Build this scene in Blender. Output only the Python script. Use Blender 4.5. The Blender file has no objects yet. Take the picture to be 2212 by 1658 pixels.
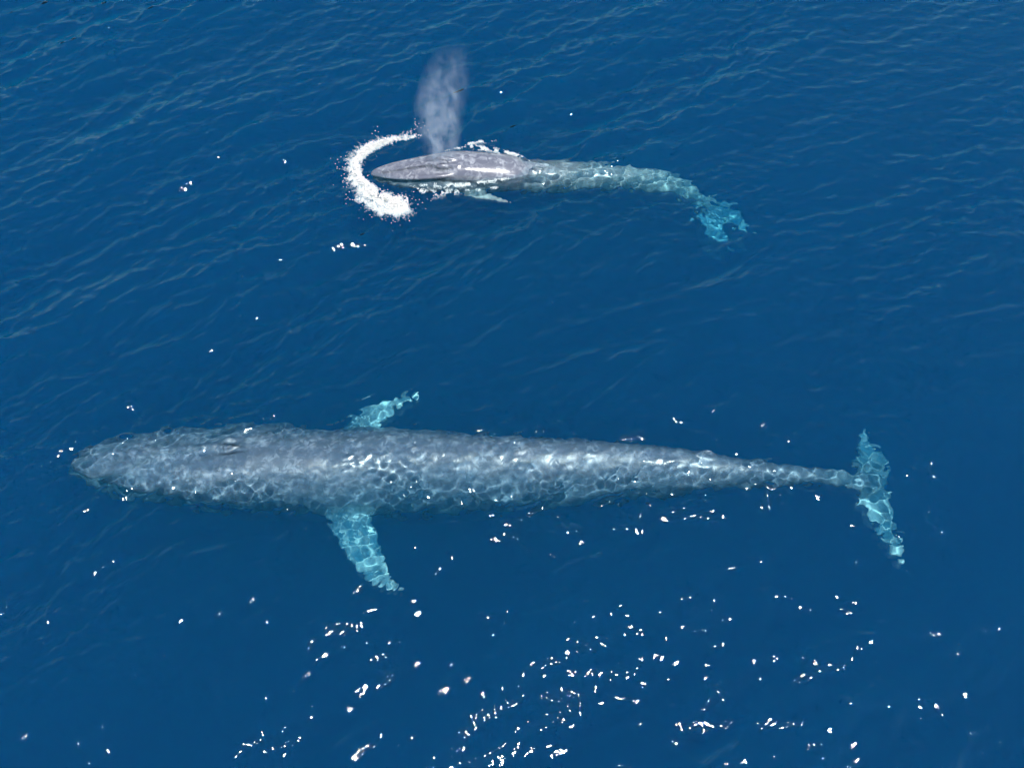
import bpy, bmesh, math, random
import numpy as np
from mathutils import Vector, noise

S = bpy.context.scene
R = math.radians
rng = np.random.default_rng(11)
random.seed(5)

# ---------------------------------------------------------------- camera
CAM_H, TILT, HFOV = 23.0, 33.0, 54.0
cam = bpy.data.cameras.new("camera")
cam_o = bpy.data.objects.new("camera", cam)
S.collection.objects.link(cam_o)
S.camera = cam_o
cam_o.location = (0, 0, CAM_H)
cam_o.rotation_euler = (R(TILT), 0, 0)
cam.angle = R(HFOV)
cam.clip_end = 8000

# ---------------------------------------------------------------- sky and sun
SUN_EL, SUN_AZ = 70.0, 146.0          # azimuth clockwise from +Y: behind the camera, to the right
w = bpy.data.worlds.new("World")
S.world = w
w.use_nodes = True
wt = w.node_tree
sky = wt.nodes.new("ShaderNodeTexSky")
sky.sky_type = 'NISHITA'
sky.sun_disc = False
sky.air_density = 1.5
sky.dust_density = 0.0
sky.ozone_density = 4.5
sky.sun_elevation = R(SUN_EL)
sky.sun_rotation = R(SUN_AZ)
wt.links.new(sky.outputs[0], wt.nodes['Background'].inputs[0])
wt.nodes['Background'].inputs[1].default_value = 0.15
sun = bpy.data.lights.new("sun", 'SUN')
sun.energy = 4.7
sun.angle = R(0.5)
sun.color = (1.0, 0.97, 0.93)
sun_o = bpy.data.objects.new("sun", sun)
S.collection.objects.link(sun_o)
sun_o.rotation_euler = (R(90 - SUN_EL), 0, R(180 - SUN_AZ))
sun.cycles.is_caustics_light = True

S.view_settings.view_transform = 'Standard'
S.view_settings.look = 'None'
S.view_settings.exposure = 0.6
S.view_settings.gamma = 1
cy = S.cycles
cy.caustics_refractive = True
cy.caustics_reflective = False
cy.max_bounces = 7
cy.volume_bounces = 2
cy.transparent_max_bounces = 12
cy.volume_step_rate = 1.0
cy.volume_max_steps = 128
cy.use_adaptive_sampling = True
cy.adaptive_threshold = 0.03
cy.adaptive_min_samples = 16

# ---------------------------------------------------------------- helpers
CT, ST = math.cos(R(TILT)), math.sin(R(TILT))
FOC = 1106.0 / math.tan(R(HFOV / 2))


def at(px, py, z):
    """Where the view line through a spot of the picture (2212 x 1658) reaches height z, bent by the water."""
    dx, dy, dz = (px - 1106) / FOC, -(py - 829) / FOC, -1.0
    d = Vector((dx, dy * CT - dz * ST, dy * ST + dz * CT)).normalized()
    o = Vector((0, 0, CAM_H))
    if z >= 0:
        return o + d * ((z - CAM_H) / d.z)
    p = o + d * (-CAM_H / d.z)
    h = Vector((d.x, d.y, 0)) / 1.33
    t = Vector((h.x, h.y, -math.sqrt(1 - h.length_squared)))
    return p + t * (z / t.z)


def proj(p):
    q = Vector(p) - Vector((0, 0, CAM_H))
    y = q.y * CT + q.z * ST
    z = -q.y * ST + q.z * CT
    return 1106 + FOC * q.x / -z, 829 - FOC * y / -z


def tag(o, label=None, cat=None, group=None, kind=None):
    for k, v in (("label", label), ("category", cat), ("group", group), ("kind", kind)):
        if v:
            o[k] = v
    return o


def mesh_obj(name, verts, faces, mat=None, smooth=True, parent=None):
    me = bpy.data.meshes.new(name)
    me.from_pydata([tuple(v) for v in verts], [], [tuple(f) for f in faces])
    me.update()
    if smooth:
        me.polygons.foreach_set('use_smooth', [True] * len(me.polygons))
    o = bpy.data.objects.new(name, me)
    S.collection.objects.link(o)
    if mat:
        me.materials.append(mat)
    if parent:
        o.parent = parent
    return o


def new_mat(name):
    m = bpy.data.materials.new(name)
    m.use_nodes = True
    m.node_tree.nodes.clear()
    return m, m.node_tree.nodes, m.node_tree.links


def lerp_list(pts, x):
    xs = [p[0] for p in pts]
    ys = [p[1] for p in pts]
    return float(np.interp(x, xs, ys))


# ---------------------------------------------------------------- the sea
X0, X1, Y0, Y1, DX = -30.0, 30.0, -3.0, 43.0, 0.065
TILE = 64.0
NF = 2048


def band(lmin, lmax, theta, spread, slope, seed, chop=0.0, peak=None):
    """A random wave field holding the wavelengths lmin..lmax, scaled to the given rms slope."""
    r = np.random.default_rng(seed)
    k1 = 2 * np.pi * np.fft.fftfreq(NF, TILE / NF)
    KX, KY = np.meshgrid(k1, k1)
    K = np.hypot(KX, KY) + 1e-9
    lam = 2 * np.pi / K
    ang = np.arctan2(KY, KX) - theta
    d = np.exp(-(np.angle(np.exp(1j * ang)) / spread) ** 2 / 2)
    sm = 1 / (1 + np.exp(-(np.log(lam / lmin)) * 8)) * 1 / (1 + np.exp(np.log(lam / lmax) * 8))
    P = sm * d * K ** -2.5
    H = (r.normal(size=K.shape) + 1j * r.normal(size=K.shape)) * P
    h = np.fft.ifft2(H)
    sx, sy = np.fft.ifft2(1j * KX * H).real, np.fft.ifft2(1j * KY * H).real
    s = slope / math.sqrt((sx ** 2 + sy ** 2).mean())
    cx, cy_ = np.fft.ifft2(1j * KX / K * H).real, np.fft.ifft2(1j * KY / K * H).real
    return h.real * s, cx * s * chop, cy_ * s * chop


TH = R(122)
swell = band(2.2, 7.0, TH + .15, 0.40, 0.060, 1, 0.5)
wind = band(0.42, 1.6, TH, 0.50, 0.22, 2, 0.30)
chopw = band(0.20, 0.60, TH + .08, 0.55, 0.22, 6, 0.25)
ripple = band(0.26, 0.62, TH - .2, 0.70, 0.17, 3, 0.15)
finery = band(0.15, 0.34, TH - .5, 1.35, 0.20, 4, 0.0)        # small ripples, on the finely meshed water round the whales


def sample(f, X, Y):
    u = (X / TILE * NF) % NF
    v = (Y / TILE * NF) % NF
    i, j = np.floor(u).astype(int), np.floor(v).astype(int)
    a, b = u - i, v - j
    i2, j2 = (i + 1) % NF, (j + 1) % NF
    i, j = i % NF, j % NF
    return (f[j, i] * (1 - a) * (1 - b) + f[j, i2] * a * (1 - b) + f[j2, i] * (1 - a) * b + f[j2, i2] * a * b)


def lowfreq(X, Y, seed, scale):
    r = np.random.default_rng(seed)
    g = np.zeros_like(X)
    for _ in range(14):
        th, ph = r.uniform(0, 6.28, 2)
        k = 2 * np.pi / (scale * r.uniform(.7, 1.8))
        g += np.cos(k * (X * np.cos(th) + Y * np.sin(th)) + ph)
    return g / 2.6


def sstep(a, b, x):
    t = np.clip((x - a) / (b - a), 0, 1)
    return t * t * (3 - 2 * t)


# the whales' smooth footprints, as axis lines on the water
FOOT = [(at(150, 1000, 0), at(1900, 1040, 0), 1.6), (at(790, 372, 0), at(1560, 430, 0), 1.1)]


FINE_X = [(FOOT[0][0].x - .6, FOOT[0][1].x + 1.5)]
FINE_Y = [(at(1106, 1658, 0).y - .2, at(900, 840, 0).y), (at(1580, 520, 0).y, at(1000, 318, 0).y)]


def foot_mask(X, Y):
    m = np.zeros_like(X)
    for a, b, rad in FOOT:
        ab = np.array([b.x - a.x, b.y - a.y])
        t = np.clip(((X - a.x) * ab[0] + (Y - a.y) * ab[1]) / (ab @ ab), 0, 1)
        d = np.hypot(X - a.x - t * ab[0], Y - a.y - t * ab[1])
        m = np.maximum(m, 1 - sstep(rad * .6, rad * 2.2, d))
    return m


def sea_disp(X, Y, smooth=False):
    gust = 0.75 + 0.30 * lowfreq(X, Y, 9, 11)
    rough = np.clip(0.56 + 0.60 * sstep(0, 1, (Y * 0.75 - X * 0.65 + 1) / 27), 0, 1.6)
    foot = foot_mask(X, Y)
    gust = np.clip(gust, .40, 1.08) * (rough + .42 * sstep(9.5, 5, Y) * sstep(-8, 6, X))
    edge = sstep(X0, X0 + 3, X) * (1 - sstep(X1 - 3, X1, X)) * sstep(Y0, Y0 + 1.5, Y) * (1 - sstep(Y1 - 4, Y1, Y))
    a, b = at(500, 975, 0), at(700, 985, 0)          # the smooth slick over the adult's blowhole and shoulders
    t = np.clip((X - a.x) / (b.x - a.x), 0, 1)
    calm = 1 - .72 * (1 - sstep(.25, .75, np.hypot(X - a.x - t * (b.x - a.x), 1.25 * (Y - a.y - t * (b.y - a.y)))))
    ws, ww, wr = edge * (1 - .35 * foot), edge * gust * (1 - .40 * foot), edge * (.38 + .58 * gust) * (1 + .1 * foot) * calm
    wc = edge * gust * sstep(2, 12, Y - .25 * X) * (1 - .5 * foot)
    wf = edge * np.maximum(foot, .78 * sstep(10.5, 8, Y)) * np.clip(.85 + .5 * lowfreq(X, Y, 21, 1.6), .35, 1.5) * calm
    if smooth:
        wr, wf = wr * 0, wf * 0
    out = []
    for k in range(3):
        out.append(sample(swell[k], X, Y) * ws + sample(wind[k], X, Y) * ww + sample(ripple[k], X, Y) * wr + sample(chopw[k], X, Y) * wc + sample(finery[k], X, Y) * wf)
    # the wind leans the crests over, away from the camera, most at the far left
    lean = 0.70 * sstep(4, 18, Y - .35 * X) * edge
    hw = sample(wind[0], X, Y) * ww + sample(ripple[0], X, Y) * wr + sample(chopw[0], X, Y) * wc
    out[1] += math.cos(TH) * lean * hw
    out[2] += math.sin(TH) * lean * hw
    return out


def sea_height(x, y):
    X, Y = np.array([x], float), np.array([y], float)
    return float(sea_disp(X, Y)[0][0])


def sea_grid(step, lift, smooth=False):
    def line(a, b, fine):
        c, out_ = a, [a]
        while c < b:
            c += step * (.52 if any(p <= c <= q for p, q in fine) else 1)
            out_.append(min(c, b))
        return np.array(out_)
    xs = line(X0, X1, FINE_X)
    ys = line(Y0, Y1, FINE_Y)
    far = np.array([4, 12, 30, 70, 160, 400, 1000, 3000.])
    xs = np.concatenate([X0 - far[::-1], xs, X1 + far])
    ys = np.concatenate([Y0 - far[::-1], ys, Y1 + far])
    X, Y = np.meshgrid(xs, ys)
    h, cx, cyy = sea_disp(X, Y, smooth)
    if smooth:                      # the top of the volume: no overhangs
        cx, cyy = cx * 0, cyy * 0
    inside = (X >= X0) & (X <= X1) & (Y >= Y0) & (Y <= Y1)
    h, cx, cyy = h * inside, cx * inside, cyy * inside
    V = np.stack([X + cx, Y + cyy, h + lift], -1).reshape(-1, 3)
    ny, nx = X.shape
    i = np.arange(nx - 1)[None, :] + nx * np.arange(ny - 1)[:, None]
    F = np.stack([i, i + 1, i + nx + 1, i + nx], -1).reshape(-1, 4)
    return V, F, nx, ny


def np_mesh(name, V, F, mat, extra_v=(), extra_f=()):
    me = bpy.data.meshes.new(name)
    V = np.concatenate([V, np.array(extra_v).reshape(-1, 3)]) if len(extra_v) else V
    nv, nq = len(V), len(F)
    loops = list(F.ravel())
    tot = [4] * nq
    for f in extra_f:
        loops += list(f)
        tot.append(len(f))
    me.vertices.add(nv)
    me.vertices.foreach_set('co', V.ravel())
    me.loops.add(len(loops))
    me.loops.foreach_set('vertex_index', np.array(loops, dtype=np.int32))
    me.polygons.add(len(tot))
    st = np.concatenate([[0], np.cumsum(tot)[:-1]]).astype(np.int32)
    me.polygons.foreach_set('loop_start', st)
    me.polygons.foreach_set('use_smooth', np.ones(len(tot), dtype=bool))
    me.update(calc_edges=True)
    me.validate()
    me.materials.append(mat)
    o = bpy.data.objects.new(name, me)
    S.collection.objects.link(o)
    return o


# surface: reflection by Fresnel over refraction
m, n, l = new_mat("sea_surface")
out = n.new("ShaderNodeOutputMaterial")
geo = n.new("ShaderNodeNewGeometry")
ior = n.new("ShaderNodeMapRange")
ior.inputs[3].default_value = 1.33
ior.inputs[4].default_value = 1 / 1.33
l.new(geo.outputs['Backfacing'], ior.inputs[0])
tc = n.new("ShaderNodeTexCoord")
mp = n.new("ShaderNodeMapping")
mp.inputs['Rotation'].default_value = (0, 0, R(-33))
mp.inputs['Scale'].default_value = (0.55, 1.0, 1)
l.new(tc.outputs['Object'], mp.inputs[0])
nz = n.new("ShaderNodeTexNoise")
nz.inputs['Scale'].default_value = 8
nz.inputs['Detail'].default_value = 3
l.new(mp.outputs[0], nz.inputs[0])
bp = n.new("ShaderNodeBump")
bp.inputs['Strength'].default_value = 0.5
bp.inputs['Distance'].default_value = 0.03
l.new(nz.outputs[0], bp.inputs['Height'])
fr = n.new("ShaderNodeFresnel")
l.new(ior.outputs[0], fr.inputs[0])
l.new(bp.outputs[0], fr.inputs['Normal'])
gl = n.new("ShaderNodeBsdfGlossy")
gl.distribution = 'BECKMANN'
gl.inputs['Roughness'].default_value = 0.06
l.new(bp.outputs[0], gl.inputs['Normal'])
rf = n.new("ShaderNodeBsdfRefraction")
rf.inputs['IOR'].default_value = 1.33
rf.inputs['Roughness'].default_value = 0.0
tr = n.new("ShaderNodeBsdfTransparent")
m2 = n.new("ShaderNodeMixShader")
m2.inputs[0].default_value = 0.06
l.new(rf.outputs[0], m2.inputs[1])
l.new(tr.outputs[0], m2.inputs[2])
mx = n.new("ShaderNodeMixShader")
l.new(fr.outputs[0], mx.inputs[0])
l.new(m2.outputs[0], mx.inputs[1])
l.new(gl.outputs[0], mx.inputs[2])
l.new(mx.outputs[0], out.inputs[0])
V, F, nx, ny = sea_grid(DX, 0.0)
sea = np_mesh("sea_surface", V, F, m)
sea.cycles.is_caustics_caster = True
tag(sea, kind='structure')

# the water below: one even volume
m, n, l = new_mat("sea_water")
out = n.new("ShaderNodeOutputMaterial")
ab = n.new("ShaderNodeVolumeAbsorption")
ab.inputs[0].default_value = (0.0, 0.855, 0.976, 1)
ab.inputs[1].default_value = 0.78
sc = n.new("ShaderNodeVolumeScatter")
sc.inputs[0].default_value = (0.0, 0.86, 1.0, 1)
sc.inputs[1].default_value = 0.118
ad = n.new("ShaderNodeAddShader")
l.new(ab.outputs[0], ad.inputs[0])
l.new(sc.outputs[0], ad.inputs[1])
l.new(ad.outputs[0], out.inputs['Volume'])
V, F, nx, ny = sea_grid(0.16, 0.10, True)
per = list(range(nx)) + [j * nx + nx - 1 for j in range(1, ny)] + [(ny - 1) * nx + i for i in range(nx - 2, -1, -1)] + [j * nx for j in range(ny - 2, 0, -1)]
b0 = len(V)
ev = [(V[p][0], V[p][1], -40.0) for p in per]
M = len(per)
ef = [(per[i], b0 + i, b0 + (i + 1) % M, per[(i + 1) % M]) for i in range(M)] + [tuple(b0 + i for i in range(M - 1, -1, -1))]
water = np_mesh("sea_water", V, F, m, ev, ef)
tag(water, kind='structure')

m, n, l = new_mat("sky_block_floor")  # unseen dark sheet, added to stop sky light entering the water from below
out = n.new("ShaderNodeOutputMaterial")
df = n.new("ShaderNodeBsdfDiffuse")
tcn = n.new("ShaderNodeTexNoise")
tcn.inputs['Scale'].default_value = .2
cr = n.new("ShaderNodeValToRGB")
cr.color_ramp.elements[0].color = (.02, .03, .035, 1)
cr.color_ramp.elements[1].color = (.05, .055, .05, 1)
l.new(tcn.outputs[0], cr.inputs[0])
l.new(cr.outputs[0], df.inputs[0])
l.new(df.outputs[0], out.inputs[0])
block_floor = mesh_obj("sky_block_floor", [(-3100, -3100, -41), (3100, -3100, -41), (3100, 3100, -41), (-3100, 3100, -41)], [(0, 1, 2, 3)], m)
tag(block_floor, kind='structure')


# ---------------------------------------------------------------- whale skin
def skin(name, base, pale, mott, rough):
    m, n, l = new_mat(name)
    out = n.new("ShaderNodeOutputMaterial")
    p = n.new("ShaderNodeBsdfPrincipled")
    tc = n.new("ShaderNodeTexCoord")
    n1 = n.new("ShaderNodeTexNoise")
    n1.inputs['Scale'].default_value = 1.3
    n1.inputs['Detail'].default_value = 3
    n2 = n.new("ShaderNodeTexNoise")
    n2.inputs['Scale'].default_value = 6.0
    n2.inputs['Detail'].default_value = 4
    n2.inputs['Distortion'].default_value = 1.2
    vo = n.new("ShaderNodeTexVoronoi")
    vo.feature = 'SMOOTH_F1'
    vo.inputs['Scale'].default_value = 4.2
    wsp = n.new("ShaderNodeVectorMath")
    wsp.operation = 'ADD'
    sc_ = n.new("ShaderNodeVectorMath")
    sc_.operation = 'SCALE'
    sc_.inputs['Scale'].default_value = .25
    l.new(tc.outputs['Object'], n1.inputs[0])
    l.new(tc.outputs['Object'], n2.inputs[0])
    l.new(n2.outputs['Color'], sc_.inputs[0])
    l.new(tc.outputs['Object'], wsp.inputs[0])
    l.new(sc_.outputs[0], wsp.inputs[1])
    l.new(wsp.outputs[0], vo.inputs[0])
    r2 = n.new("ShaderNodeMapRange")
    r2.inputs[1].default_value = .42
    r2.inputs[2].default_value = .66
    l.new(n2.outputs[0], r2.inputs[0])
    rv = n.new("ShaderNodeMapRange")
    rv.inputs[1].default_value = .25
    rv.inputs[2].default_value = .6
    l.new(vo.outputs[0], rv.inputs[0])
    mul = n.new("ShaderNodeMath")
    mul.operation = 'MULTIPLY'
    l.new(r2.outputs[0], mul.inputs[0])
    l.new(rv.outputs[0], mul.inputs[1])
    r1 = n.new("ShaderNodeMapRange")
    r1.inputs[1].default_value = .35
    r1.inputs[2].default_value = .7
    r1.inputs[3].default_value = .4 * mott
    r1.inputs[4].default_value = 1.0 * mott
    l.new(n1.outputs[0], r1.inputs[0])
    m3 = n.new("ShaderNodeMath")
    m3.operation = 'MULTIPLY'
    l.new(mul.outputs[0], m3.inputs[0])
    l.new(r1.outputs[0], m3.inputs[1])
    mc = n.new("ShaderNodeMix")
    mc.data_type = 'RGBA'
    l.new(m3.outputs[0], mc.inputs[0])
    mc.inputs[6].default_value = (*base, 1)
    mc.inputs[7].default_value = (*pale, 1)
    # the pale undersides of the flippers and flukes
    at_ = n.new("ShaderNodeAttribute")
    at_.attribute_name = 'fin'
    mf = n.new("ShaderNodeMix")
    mf.data_type = 'RGBA'
    mf.inputs[7].default_value = (.54, .56, .50, 1)
    fm = n.new("ShaderNodeMapRange")
    fm.inputs[1].default_value = .3
    fm.inputs[2].default_value = .62
    fm.inputs[3].default_value = .35
    fm.inputs[4].default_value = 1.15
    l.new(n2.outputs[0], fm.inputs[0])
    fq = n.new("ShaderNodeMath")
    fq.operation = 'MULTIPLY'
    fq.use_clamp = True
    l.new(at_.outputs['Fac'], fq.inputs[0])
    l.new(fm.outputs[0], fq.inputs[1])
    l.new(fq.outputs[0], mf.inputs[0])
    l.new(mc.outputs[2], mf.inputs[6])
    sa_ = n.new("ShaderNodeAttribute")
    sa_.attribute_name = 'slit'
    ms = n.new("ShaderNodeMix")
    ms.data_type = 'RGBA'
    ms.inputs[7].default_value = (.018, .018, .024, 1)
    l.new(sa_.outputs['Fac'], ms.inputs[0])
    l.new(mf.outputs[2], ms.inputs[6])
    l.new(ms.outputs[2], p.inputs['Base Color'])
    rr = n.new("ShaderNodeMapRange")
    rr.inputs[1].default_value = .35
    rr.inputs[2].default_value = .65
    rr.inputs[3].default_value = rough * .6
    rr.inputs[4].default_value = rough * 1.7
    l.new(n1.outputs[0], rr.inputs[0])
    l.new(rr.outputs[0], p.inputs['Roughness'])
    p.inputs['IOR'].default_value = 1.5
    b = n.new("ShaderNodeBump")
    b.inputs['Strength'].default_value = .25
    b.inputs['Distance'].default_value = .02
    l.new(n2.outputs[0], b.inputs['Height'])
    l.new(b.outputs[0], p.inputs['Normal'])
    l.new(p.outputs[0], out.inputs[0])
    return m


SKIN = skin("blue_grey_skin", (.082, .105, .14), (.40, .44, .48), .75, .32)
SKIN_CALF = skin("grey_skin", (.095, .095, .112), (.38, .38, .38), .9, .22)


class Body:
    """Collects closed shells; the Remesh modifier fuses them into one continuous skin."""

    def __init__(s):
        s.v, s.f, s.fin, s.slits = [], [], [], []

    def loft(s, st, fin=0.0, nseg=40, ramp=.35):
        """st: list of (centre, half_width, half_height_up, half_height_down, side_vector, exponent)"""
        b = len(s.v)
        for ri, (c, w_, hu, hd, side, ex) in enumerate(st):
            side = side.normalized()
            fv = fin * min(1, ri / (ramp * len(st)))
            up = Vector((0, -side.z, math.hypot(side.x, side.y))) if abs(side.z) > 1e-6 else Vector((0, 0, 1))
            for k in range(nseg):
                a = 2 * math.pi * k / nseg
                ca, sa = math.cos(a), math.sin(a)
                e = 2.0 / ex
                u = math.copysign(abs(ca) ** e, ca) * w_
                v = math.copysign(abs(sa) ** e, sa)
                v *= hu if v > 0 else hd
                s.v.append(c + side * u + up * v)
                s.fin.append(fv)
        ns = len(st)
        for i in range(ns - 1):
            for k in range(nseg):
                a, b2 = b + i * nseg + k, b + i * nseg + (k + 1) % nseg
                s.f.append((a, b2, b2 + nseg, a + nseg))
        for i, rev in ((0, True), (ns - 1, False)):
            ci = len(s.v)
            s.v.append(st[i][0].copy())
            s.fin.append(0 if i == 0 else fin)
            for k in range(nseg):
                a, b2 = b + i * nseg + k, b + i * nseg + (k + 1) % nseg
                s.f.append((b2, a, ci) if rev else (a, b2, ci))

    def build(s, name, mat, voxel, smooth_it=4):
        o = mesh_obj(name, s.v, s.f, mat)
        md = o.modifiers.new('fuse', 'REMESH')
        md.mode = 'VOXEL'
        md.voxel_size = voxel
        md.use_smooth_shade = True
        sm = o.modifiers.new('smooth', 'SMOOTH')
        sm.factor = .5
        sm.iterations = smooth_it
        dg = bpy.context.evaluated_depsgraph_get()
        ev = o.evaluated_get(dg)
        me = bpy.data.meshes.new_from_object(ev)
        o.modifiers.clear()
        old = o.data
        o.data = me
        bpy.data.meshes.remove(old)
        me.name = name
        me.materials.clear()
        me.materials.append(mat)
        me.polygons.foreach_set('use_smooth', [True] * len(me.polygons))
        # how much of each point belongs to a fin
        from mathutils.kdtree import KDTree
        kd = KDTree(len(s.v))
        for i, v in enumerate(s.v):
            kd.insert(v, i)
        kd.balance()
        at_ = me.attributes.new('fin', 'FLOAT', 'POINT')
        vals = []
        for v in me.vertices:
            acc = wsum = 0
            for (co, i, d) in kd.find_n(v.co, 6):
                q = 1 / (d + .05)
                acc += s.fin[i] * q
                wsum += q
            vals.append(acc / wsum)
        at_.data.foreach_set('value', vals)
        # the dark nostril slits
        sl = me.attributes.new('slit', 'FLOAT', 'POINT')
        vals = []
        for v in me.vertices:
            m_ = 0.0
            for (c, a, hl, hw) in s.slits:
                d = v.co - c
                u = (d.x * math.cos(a) + d.y * math.sin(a)) / hl
                t = (-d.x * math.sin(a) + d.y * math.cos(a)) / hw
                m_ = max(m_, min(1, max(0, 1.5 - math.sqrt(u * u + t * t + (d.z / .5) ** 2))))
            vals.append(m_)
        sl.data.foreach_set('value', vals)
        o.cycles.is_caustics_receiver = True
        return o


def fine(pts, n):
    """Smooth (Catmull-Rom) interpolation of tuples of numbers."""
    P = [np.array(p, float) for p in pts]
    P = [2 * P[0] - P[1]] + P + [2 * P[-1] - P[-2]]
    outp = []
    m_ = len(P) - 3
    for k in range(n):
        t = k / (n - 1) * m_
        i = min(int(t), m_ - 1)
        t -= i
        a, b, c, d = P[i:i + 4]
        outp.append(.5 * ((2 * b) + (c - a) * t + (2 * a - 5 * b + 4 * c - d) * t * t + (3 * b - 3 * c + d - a) * t ** 3))
    return outp


def px_loft(body, pts, n, fin=0.0, exw=2.0, flat_side=None, ramp=.35):
    """pts: (px, py, half width in px, centre height z, up/width, down/width)."""
    rows = fine(pts, n)
    C = [at(r[0], r[1], r[3]) for r in rows]
    st = []
    for i, r in enumerate(rows):
        t = C[min(i + 1, n - 1)] - C[max(i - 1, 0)]
        side = Vector((-t.y, t.x, 0)).normalized() if flat_side is None else flat_side
        # metres per px at that spot, across the body
        a = at(r[0], r[1] - 20, r[3])
        b = at(r[0], r[1] + 20, r[3])
        mpp_y = (a - b).length / 40
        a = at(r[0] - 20, r[1], r[3])
        b = at(r[0] + 20, r[1], r[3])
        mpp_x = (a - b).length / 40
        mpp = math.hypot(side.x * mpp_x, side.y * mpp_x * CT / 1.0 + side.y * (mpp_x * (1 - CT)))
        w_ = max(r[2], .5) * mpp
        st.append((C[i], w_, w_ * r[4], w_ * r[5], side, exw))
    body.loft(st, fin, ramp=ramp)
    return st


# ---------------------------------------------------------------- the adult whale
U = [(150, 994), (160, 978), (200, 952), (260, 931), (350, 915), (450, 906), (520, 900), (565, 899), (610, 906), (650, 912), (740, 917), (830, 914), (900, 920),
     (960, 928), (1080, 935), (1180, 941), (1290, 949), (1370, 956), (1450, 964), (1500, 971), (1600, 986), (1700, 998), (1780, 1010), (1840, 1019), (1880, 1030)]
Lo = [(150, 1002), (160, 1016), (200, 1034), (260, 1054), (350, 1076), (450, 1094), (560, 1104), (650, 1112), (740, 1117), (830, 1117), (900, 1114), (960, 1111),
      (1080, 1104), (1180, 1095), (1290, 1085), (1370, 1076), (1450, 1067), (1500, 1062), (1600, 1054), (1700, 1048), (1780, 1049), (1840, 1054), (1880, 1060)]
# height of the top of the back, and how tall the body is against its width
TOP = [(153, -.42), (200, -.30), (300, -.22), (400, -.14), (480, -.10), (540, -.06), (650, -.05), (760, -.06), (900, -.06), (1100, -.05), (1250, -.05), (1450, -.06),
       (1550, -.20), (1650, -.36), (1780, -.66), (1880, -.95)]
TALL = [(153, .60), (300, .55), (450, .66), (600, .92), (900, 1.15), (1300, 1.25), (1600, 1.2), (1880, .9)]
adult = Body()
pts = []
MPP = (at(1106, 1000, -1) - at(1116, 1000, -1)).length / 10
xs_ = list(np.linspace(154, 250, 9)) + list(np.linspace(270, 1880, 62))
for x in xs_:
    u, lo_ = lerp_list(U, x), lerp_list(Lo, x)
    hw = (lo_ - u) / 2
    tall = lerp_list(TALL, x)
    zc = lerp_list(TOP, x) - hw * MPP * tall
    pts.append((x, (u + lo_) / 2, hw, zc, tall, tall * 1.02))
C = []
st = []
for (x, yc, hw, zc, tu, td) in pts:
    c = at(x, yc, zc)
    mpp = (at(x - 10, yc, zc) - at(x + 10, yc, zc)).length / 20
    ph = R(lerp_list([(153, 6), (400, 12), (700, 21), (1500, 24), (1880, 10)], x))
    ex = lerp_list([(153, 2.2), (500, 2.1), (800, 1.75), (1300, 1.6), (1880, 1.7)], x)
    st.append((c, hw * mpp * 1.0, hw * mpp * tu, hw * mpp * td, Vector((0, math.cos(ph), -math.sin(ph))), ex))
adult.loft(st)


def ridge_loft(rows):
    """rows: (px along the body, sideways offset m, half width m, height above the ridge m)"""
    out_ = []
    for (x, sx_, w_, h_) in rows:
        i = min(range(len(xs_)), key=lambda k: abs(xs_[k] - x))
        c, hw_, hu, hd, side, ex = st[i]
        c2 = st[min(i + 1, len(st) - 1)][0]
        q = (x - xs_[i]) / (xs_[min(i + 1, len(xs_) - 1)] - xs_[i] + 1e-6)
        up = side.cross(Vector((1, 0, 0))) * -1
        if up.z < 0:
            up = -up
        base = c.lerp(c2, q) + up * (hu - .04) + side * sx_
        out_.append((base, w_, h_ + .04, .1, side, 2.0))
    adult.loft(out_, nseg=16)


# lower jaw and throat, deeper and wider than the snout
px_loft(adult, [(148, 1016, 6, -.95, .8, .8), (190, 1012, 34, -1.15, .6, .7), (260, 1014, 56, -1.35, .5, .7), (350, 1016, 72, -1.5, .5, .7), (450, 1018, 84, -1.6, .5, .7),
                (560, 1020, 90, -1.7, .5, .75), (680, 1022, 84, -1.75, .5, .7), (800, 1020, 70, -1.7, .5, .6)], 30)
# median ridge of the snout, splash guard and the two blowhole slits
ridge_loft([(230 + 12 * k, 0, .035 + .004 * k, .03 + .003 * k) for k in range(22)])
ridge_loft([(474, .05, .03, .02), (486, .10, .07, .10), (500, .13, .09, .14), (516, .12, .07, .10), (530, .10, .05, .03)])
ridge_loft([(474, -.05, .03, .02), (486, -.10, .07, .10), (500, -.13, .09, .14), (516, -.12, .07, .10), (530, -.10, .05, .03)])
# the small dorsal fin far back
ridge_loft([(1490, 0, .03, .0), (1504, 0, .06, .08), (1522, 0, .07, .19), (1538, 0, .05, .19), (1548, 0, .02, .04)])
for sgn in (1, -1):
    adult.slits.append((at(499, 969, -.02) + Vector((0, sgn * .12, 0)), sgn * -.16, .34, .045))
# near flipper
px_loft(adult, [(745, 1075, 44, -1.2, .22, .22), (750, 1105, 46, -1.32, .17, .17), (768, 1150, 42, -1.38, .14, .14), (792, 1200, 38, -1.35, .12, .12),
                (815, 1238, 29, -1.25, .12, .12), (843, 1264, 15, -1.1, .16, .16), (874, 1277, 5, -.95, .3, .3)], 26, fin=.9)
# far flipper
px_loft(adult, [(760, 950, 40, -1.36, .2, .2), (790, 912, 34, -1.40, .15, .15), (822, 888, 24, -1.36, .14, .14), (855, 872, 18, -1.28, .14, .14), (885, 857, 11, -1.20, .2, .2),
                (910, 847, 4, -1.12, .3, .3)], 20, fin=.85)
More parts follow.
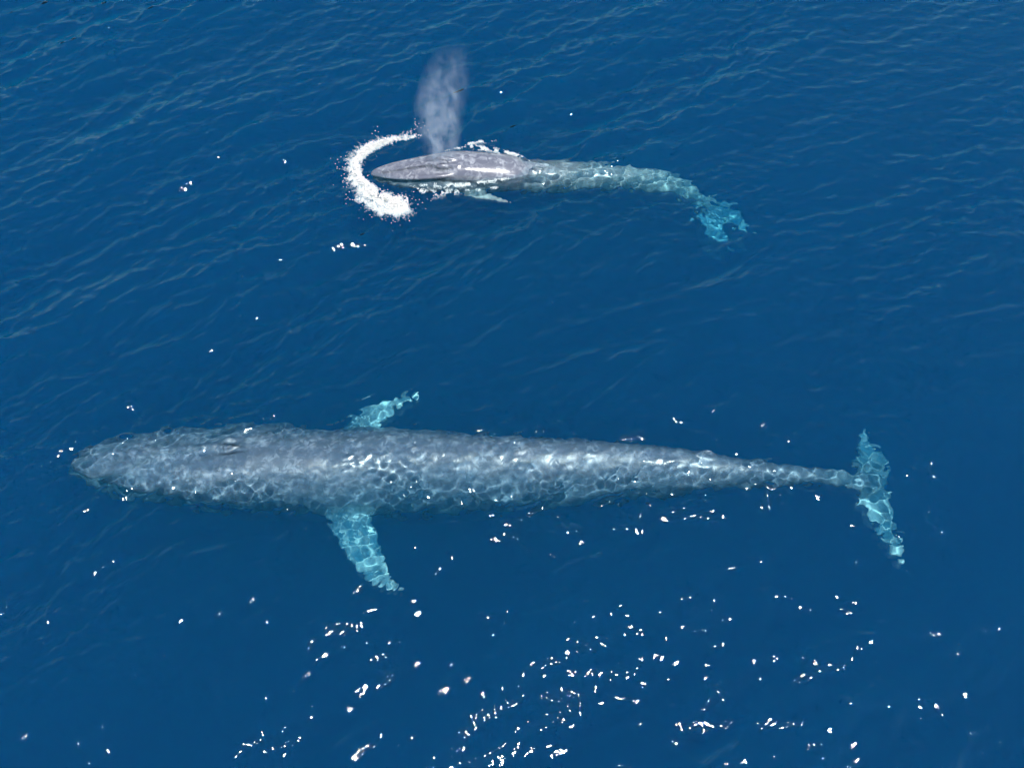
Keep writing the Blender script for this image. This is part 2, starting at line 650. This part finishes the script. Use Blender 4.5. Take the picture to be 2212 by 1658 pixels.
# tail fluke, two lobes
px_loft(adult, [(1846, 1034, 16, -.95, .5, .5), (1872, 1050, 42, -1.15, .10, .10), (1890, 1082, 40, -1.28, .08, .08), (1908, 1124, 31, -1.3, .08, .08),
                (1928, 1168, 24, -1.2, .10, .10), (1946, 1208, 13, -1.1, .15, .15), (1961, 1238, 3, -1.05, .3, .3)], 26, fin=.8, ramp=.5)
px_loft(adult, [(1850, 1040, 16, -.95, .5, .5), (1878, 1024, 42, -1.2, .10, .10), (1883, 996, 36, -1.35, .09, .09), (1876, 968, 24, -1.45, .10, .10), (1868, 946, 14, -1.5, .15, .15),
                (1866, 924, 5, -1.5, .3, .3)], 20, fin=.8, ramp=.5)
px_loft(adult, [(1760, 1024, 18, -.78, .8, .8), (1810, 1031, 20, -.88, .6, .6), (1845, 1038, 22, -.98, .4, .4), (1885, 1046, 30, -1.2, .2, .2), (1916, 1058, 20, -1.3, .15, .15)], 14, fin=.3)
whale = adult.build("whale", SKIN, .055, 3)
tag(whale, "large mottled blue-grey whale swimming just under the surface with turquoise flippers and tail spread", "whale", "whales in the sea")

# ---------------------------------------------------------------- the calf
calf = Body()
# (px, py, half width, z of centre, up, down)
px_loft(calf, [(1030, 378, 36, -.30, .95, 1.0), (1080, 377, 40, -.40, 1, 1), (1130, 377, 42, -.58, 1, 1), (1200, 378, 40, -.68, 1, 1), (1260, 380, 36, -.74, 1, 1),
               (1320, 381, 33, -.82, 1, 1), (1380, 383, 30, -.96, 1, 1), (1430, 390, 27, -1.12, 1, 1), (1475, 404, 21, -1.38, 1, 1), (1512, 428, 16, -1.72, .9, 1),
               (1540, 452, 12, -1.98, .7, .8), (1556, 472, 10, -2.1, .5, .5)], 50, fin=.8, ramp=.95)
# snout: broad, flat, with the jaw below
px_loft(calf, [(801, 376, 4, .02, .6, .6), (815, 373, 13, .04, .45, .6), (850, 368, 22, .08, .42, .6), (900, 364, 29, .08, .50, .6), (950, 362, 36, .02, .62, .7),
               (1000, 363, 40, -.06, .78, .9), (1060, 367, 41, -.20, .86, 1.0), (1110, 371, 41, -.34, .90, 1), (1140, 376, 36, -.52, .9, 1)], 34, exw=2.3)
px_loft(calf, [(806, 384, 5, -.25, .8, .8), (840, 382, 24, -.28, .4, .8), (890, 380, 36, -.30, .4, .8), (950, 380, 42, -.32, .42, .9), (1010, 380, 42, -.36, .5, 1.), (1080, 380, 38, -.5, .6, 1)], 26)
# median ridge, splash guard, blowhole
px_loft(calf, [(825, 371, 2.5, .20, 1, 1), (850, 366, 3.5, .27, 1, 1), (890, 359, 4, .35, 1, 1), (930, 353, 5, .40, 1, 1), (965, 349, 7, .41, 1, 1)], 16)
px_loft(calf, [(935, 347, 3, .39, 1, 1), (955, 343, 7, .41, 1, 1), (992, 345, 3, .37, 1, 1)], 8)
px_loft(calf, [(935, 356, 3, .38, 1, 1), (955, 359, 7, .39, 1, 1), (992, 356, 3, .35, 1, 1)], 8)
px_loft(calf, [(822, 382, 2.5, .06, 1, 1), (850, 384, 4, .10, 1, 1), (900, 384, 5, .14, 1, 1), (960, 380, 5, .16, 1, 1), (1010, 374, 3, .14, 1, 1)], 16)
# flippers
px_loft(calf, [(990, 402, 14, -.55, .3, .3), (1020, 415, 15, -.45, .2, .2), (1055, 424, 11, -.32, .2, .2), (1085, 432, 7, -.22, .25, .25), (1106, 437, 2, -.16, .4, .4)], 16, fin=.6)
# fluke
for sgn in (1, -1):
    calf.slits.append((at(958, 351, .45) + Vector((0, sgn * .07, 0)), sgn * -.2, .17, .022))
px_loft(calf, [(1528, 440, 9, -1.95, .5, .5), (1534, 464, 26, -2.1, .12, .12), (1544, 492, 26, -2.25, .09, .09), (1560, 515, 17, -2.35, .10, .10), (1580, 534, 4, -2.4, .3, .3)], 18, fin=.95, ramp=.2)
px_loft(calf, [(1532, 438, 9, -1.95, .5, .5), (1564, 452, 25, -2.1, .12, .12), (1592, 472, 21, -2.25, .09, .09), (1610, 490, 12, -2.35, .12, .12), (1624, 506, 3, -2.4, .4, .4)], 16, fin=.95, ramp=.2)
cf = calf.build("whale", SKIN_CALF, .04, 3)
tag(cf, "smaller grey whale breaking the surface with its wet snout, blowing, tail sinking into turquoise water", "whale", "whales in the sea")

# ---------------------------------------------------------------- foam and splashes
m, n, l = new_mat("white_foam")
out = n.new("ShaderNodeOutputMaterial")
p = n.new("ShaderNodeBsdfPrincipled")
p.inputs['Base Color'].default_value = (.74, .70, .64, 1)
p.inputs['Roughness'].default_value = .45
p.inputs['Subsurface Weight'].default_value = .0
l.new(p.outputs[0], out.inputs[0])
FOAM = m
ICO = []
_b = bmesh.new()
bmesh.ops.create_icosphere(_b, subdivisions=1, radius=1)
ICO_V = np.array([v.co[:] for v in _b.verts])
ICO_F = np.array([[v.index for v in f.verts] for f in _b.faces])
_b.free()


class Froth:
    def __init__(s):
        s.c = []

    def blob(s, x, y, z, r, flat=.7):
        s.c.append((x, y, z, r, flat))

    def build(s, name):
        A = np.array(s.c)
        nb = len(A)
        r = np.random.default_rng(3)
        jit = 1 + .35 * r.normal(size=(nb, len(ICO_V), 1)) * .6
        an = r.uniform(0, 6.28, nb)
        ca, sa = np.cos(an), np.sin(an)
        el = r.uniform(.7, 1.5, nb)
        B = ICO_V[None] * jit
        x, y, z = B[..., 0] * el[:, None], B[..., 1] / el[:, None], B[..., 2] * A[:, 4:5]
        X = (x * ca[:, None] - y * sa[:, None]) * A[:, 3:4] + A[:, 0:1]
        Y = (x * sa[:, None] + y * ca[:, None]) * A[:, 3:4] + A[:, 1:2]
        Z = z * A[:, 3:4] + A[:, 2:3]
        Vv = np.stack([X, Y, Z], -1).reshape(-1, 3)
        Ff = (ICO_F[None] + (np.arange(nb) * len(ICO_V))[:, None, None]).reshape(-1, 3)
        me = bpy.data.meshes.new(name)
        me.vertices.add(len(Vv))
        me.vertices.foreach_set('co', Vv.ravel())
        me.loops.add(Ff.size)
        me.loops.foreach_set('vertex_index', Ff.ravel().astype(np.int32))
        me.polygons.add(len(Ff))
        me.polygons.foreach_set('loop_start', (np.arange(len(Ff)) * 3).astype(np.int32))
        me.polygons.foreach_set('use_smooth', np.ones(len(Ff), dtype=bool))
        me.update(calc_edges=True)
        me.materials.append(FOAM)
        o = bpy.data.objects.new(name, me)
        S.collection.objects.link(o)
        return o


def froth_path(fr_, pts, count, rmin, rmax, hgt=0.1, base=0.0, edge=1.6, seed=0, clump=.5, on_sea=True, gap=-9):
    """pts: (px, py, half width px, density)"""
    rows = fine(pts, 200)
    r = random.Random(seed)
    cum = np.cumsum([max(q[2], .3) * max(q[3], .01) for q in rows])
    cum = cum / cum[-1]
    k = 0
    while k < count:
        i = int(np.searchsorted(cum, r.random()))
        q = rows[i]
        q2 = rows[min(i + 1, 199)] if i < 199 else rows[i]
        q1 = rows[max(i - 1, 0)]
        tx, ty = q2[0] - q1[0], q2[1] - q1[1]
        L = math.hypot(tx, ty) or 1
        o_ = r.gauss(0, .5)
        if abs(o_) > edge:
            continue
        px, py = q[0] - ty / L * o_ * q[2] + r.uniform(-2, 2), q[1] + tx / L * o_ * q[2] + r.uniform(-2, 2)
        P = at(px, py, 0)
        nn = noise.noise((P.x * 4.5 + seed, P.y * 4.5, 0)) + .5 * noise.noise((P.x * 11, P.y * 11, 3))
        if nn < gap:
            continue
        if nn * clump * 2 < (abs(o_) * 1.5 - 1.1) or r.random() > min(1, q[3] * 1.2):
            continue
        core = max(0, 1 - abs(o_) / .9)
        rad = r.uniform(rmin, rmax) * (.45 + .55 * core) * (1 if r.random() < .8 else .6)
        z = (sea_height(P.x, P.y) if on_sea else 0) + base + abs(r.gauss(0, 1)) * hgt * (.25 + .75 * core) * .6
        fr_.blob(P.x, P.y, z, rad)
        k += 1


arc = Froth()
froth_path(arc, [(912, 288, 2, .2), (885, 294, 3, .35), (858, 302, 4, .5), (828, 309, 6, .8), (798, 320, 11, 1), (778, 338, 13, 1), (768, 360, 13, 1), (772, 385, 14, 1),
                 (786, 405, 16, 1), (806, 422, 18, 1), (830, 436, 20, 1), (856, 444, 20, .9), (880, 440, 14, .6)], 19000, .008, .024, .16, .01, seed=1, clump=1.2, gap=-.5)
froth_path(arc, [(770, 430, 10, .4), (800, 448, 14, .6), (830, 458, 16, .7), (858, 462, 12, .6), (880, 446, 10, .4)], 2600, .006, .020, .1, .0, seed=2, clump=1.2, edge=2)
ARC = [(905, 290), (858, 302), (828, 309), (798, 318), (776, 335), (764, 360), (768, 388), (782, 410), (804, 428), (830, 444), (858, 454), (880, 448)]
for _ in range(330):                                             # feathered jets running outwards
    t = random.random() ** .8 * 10.99
    i = int(t)
    a_, b_ = ARC[i], ARC[i + 1]
    px, py = a_[0] + (b_[0] - a_[0]) * (t - i), a_[1] + (b_[1] - a_[1]) * (t - i)
    dx_, dy_ = px - 850, py - 372
    L_ = math.hypot(dx_, dy_)
    an = math.atan2(dy_, dx_) + random.gauss(0, .45)
    ln = random.uniform(8, 30) * (.5 + .5 * min(1, t / 4)) * (-.5 if random.random() < .2 else 1)
    for k in range(34):
        q = k / 34
        P = at(px + math.cos(an) * ln * q + random.gauss(0, 1.3), py + math.sin(an) * ln * q + random.gauss(0, 1.3), 0)
        arc.blob(P.x, P.y, sea_height(P.x, P.y) + .02 + .10 * q * (1 - q) * random.uniform(.5, 2), random.uniform(.006, .018) * (1 - .7 * q))
for _ in range(260):                                             # droplets thrown off the arc
    q = random.choice([(760, 350), (755, 380), (770, 420), (800, 450), (850, 470), (885, 440), (900, 290), (820, 300)])
    P = at(q[0] + random.gauss(0, 16), q[1] + random.gauss(0, 14), 0)
    arc.blob(P.x, P.y, sea_height(P.x, P.y) + abs(random.gauss(0, .12)), random.uniform(.006, .016), 1)
o = arc.build("foam")
tag(o, "white curved arc of foam thrown up ahead of the small whale's snout", "foam", "foam around the small whale", "stuff")

far_f = Froth()
froth_path(far_f, [(950, 330, 1.5, .2), (985, 324, 3, .5), (1010, 321, 6, .8), (1040, 324, 7, 1), (1075, 329, 6, .9), (1105, 334, 5, .8), (1134, 341, 3, .3)], 2600, .005, .013, .04, .02, seed=4, clump=1.5, edge=2.4, gap=-.05)
froth_path(far_f, [(985, 322, 3, .3), (1010, 314, 6, .6), (1035, 309, 5, .6), (1058, 306, 3, .4), (1080, 303, 2, .3)], 700, .004, .012, .04, .0, seed=5, clump=1.6, edge=2.4, gap=.0)
o = far_f.build("foam")
tag(o, "thin white foam line along the far flank of the small whale", "foam", "foam around the small whale", "stuff")

near_f = Froth()
froth_path(near_f, [(880, 404, 2, .4), (930, 404, 4, .8), (975, 402, 5, 1), (1010, 398, 4, 1), (1050, 393, 5, .9), (1090, 388, 5, .8), (1125, 372, 3, .7), (1133, 350, 2, .5)], 1500, .006, .018, .04, .0, seed=7, clump=1.3, edge=2.2, gap=-.08)
froth_path(near_f, [(890, 412, 8, .3), (930, 420, 12, .4), (975, 415, 9, .4), (1030, 410, 5, .4), (1080, 407, 4, .4)], 1400, .005, .013, .03, .0, seed=8, clump=1.4, edge=2.4, gap=.05)
o = near_f.build("foam")
tag(o, "broken white foam and ripples along the near flank and mouth of the small whale", "foam", "foam around the small whale", "stuff")

# ---------------------------------------------------------------- the blow
bp_ = at(955, 346, .36)
top_p = None
# mist column leaning slightly downwind: local frame, z up
H_M = 4.2
mist_rows = [(0, 0, .50), (.12, 0, .66), (.3, -.02, .80), (.5, .02, .88), (.7, .22, .86), (.88, .45, .76), (1.0, .62, .55)]
vs, fs = [], []
NS = 24
for (t, off, rad) in [tuple(r) for r in fine(mist_rows, 18)]:
    for k in range(NS):
        a = 2 * math.pi * k / NS
        vs.append((off + rad * math.cos(a), rad * math.sin(a), t * H_M))
for i in range(17):
    for k in range(NS):
        a, b = i * NS + k, i * NS + (k + 1) % NS
        fs.append((a, b, b + NS, a + NS))
fs.append(tuple(range(NS - 1, -1, -1)))
fs.append(tuple(17 * NS + k for k in range(NS)))
m, n, l = new_mat("mist")
out = n.new("ShaderNodeOutputMaterial")
pv = n.new("ShaderNodeVolumePrincipled")
pv.inputs['Color'].default_value = (.95, .95, .97, 1)
pv.inputs['Anisotropy'].default_value = .2
tc = n.new("ShaderNodeTexCoord")
mp = n.new("ShaderNodeMapping")
mp.inputs['Scale'].default_value = (1.8, 1.8, 1.1)
mp.inputs['Location'].default_value = (3.3, 1.7, 5.1)
nz = n.new("ShaderNodeTexNoise")
nz.inputs['Scale'].default_value = 1.5
nz.inputs['Detail'].default_value = 5
nz.inputs['Distortion'].default_value = 1.1
l.new(tc.outputs['Object'], mp.inputs[0])
l.new(mp.outputs[0], nz.inputs[0])
sx = n.new("ShaderNodeSeparateXYZ")
l.new(tc.outputs['Object'], sx.inputs[0])
# axis offset and radius as curves of height
hz = n.new("ShaderNodeMath")
hz.operation = 'DIVIDE'
hz.inputs[1].default_value = H_M
l.new(sx.outputs[2], hz.inputs[0])


def curve_of(idx, scale):
    c = n.new("ShaderNodeFloatCurve")
    cu = c.mapping.curves[0]
    while len(cu.points) > 2:
        cu.points.remove(cu.points[-1])
    cu.points[0].location = (0, mist_rows[0][idx] * scale)
    cu.points[1].location = (1, mist_rows[-1][idx] * scale)
    for r_ in mist_rows[1:-1]:
        cu.points.new(r_[0], r_[idx] * scale)
    c.mapping.update()
    l.new(hz.outputs[0], c.inputs['Value'])
    return c


def mth(op, a, b):
    q = n.new("ShaderNodeMath")
    q.operation = op
    for i, v in enumerate((a, b)):
        if isinstance(v, (int, float)):
            q.inputs[i].default_value = v
        elif v is not None:
            l.new(v, q.inputs[i])
    return q.outputs[0]


co, cr_ = curve_of(1, 1), curve_of(2, 1)
dxn = mth('SUBTRACT', sx.outputs[0], co.outputs[0])
r2n = mth('SQRT', mth('ADD', mth('MULTIPLY', dxn, dxn), mth('MULTIPLY', sx.outputs[1], sx.outputs[1])), None)
rel = mth('DIVIDE', r2n, cr_.outputs[0])
fall = n.new("ShaderNodeMapRange")
fall.interpolation_type = 'SMOOTHSTEP'
fall.inputs[1].default_value = 1.0
fall.inputs[2].default_value = .35
l.new(rel, fall.inputs[0])
den = n.new("ShaderNodeMapRange")
den.inputs[1].default_value = .42
den.inputs[2].default_value = .66
l.new(nz.outputs[0], den.inputs[0])
topf = n.new("ShaderNodeMapRange")
topf.inputs[1].default_value = 1.0
topf.inputs[2].default_value = .45
topf.inputs[3].default_value = .1
topf.inputs[4].default_value = 1
l.new(hz.outputs[0], topf.inputs[0])
dd = mth('MULTIPLY', mth('MULTIPLY', den.outputs[0], fall.outputs[0]), mth('MULTIPLY', topf.outputs[0], .72))
l.new(dd, pv.inputs['Density'])
l.new(pv.outputs[0], out.inputs['Volume'])
mist = mesh_obj("mist_plume", vs, fs, m)
mist.location = bp_
tag(mist, "pale lavender plume of mist blown up from the small whale's blowhole", "whale blow")
print("MIST", proj(bp_), proj(bp_ + Vector((.42, 0, H_M))))
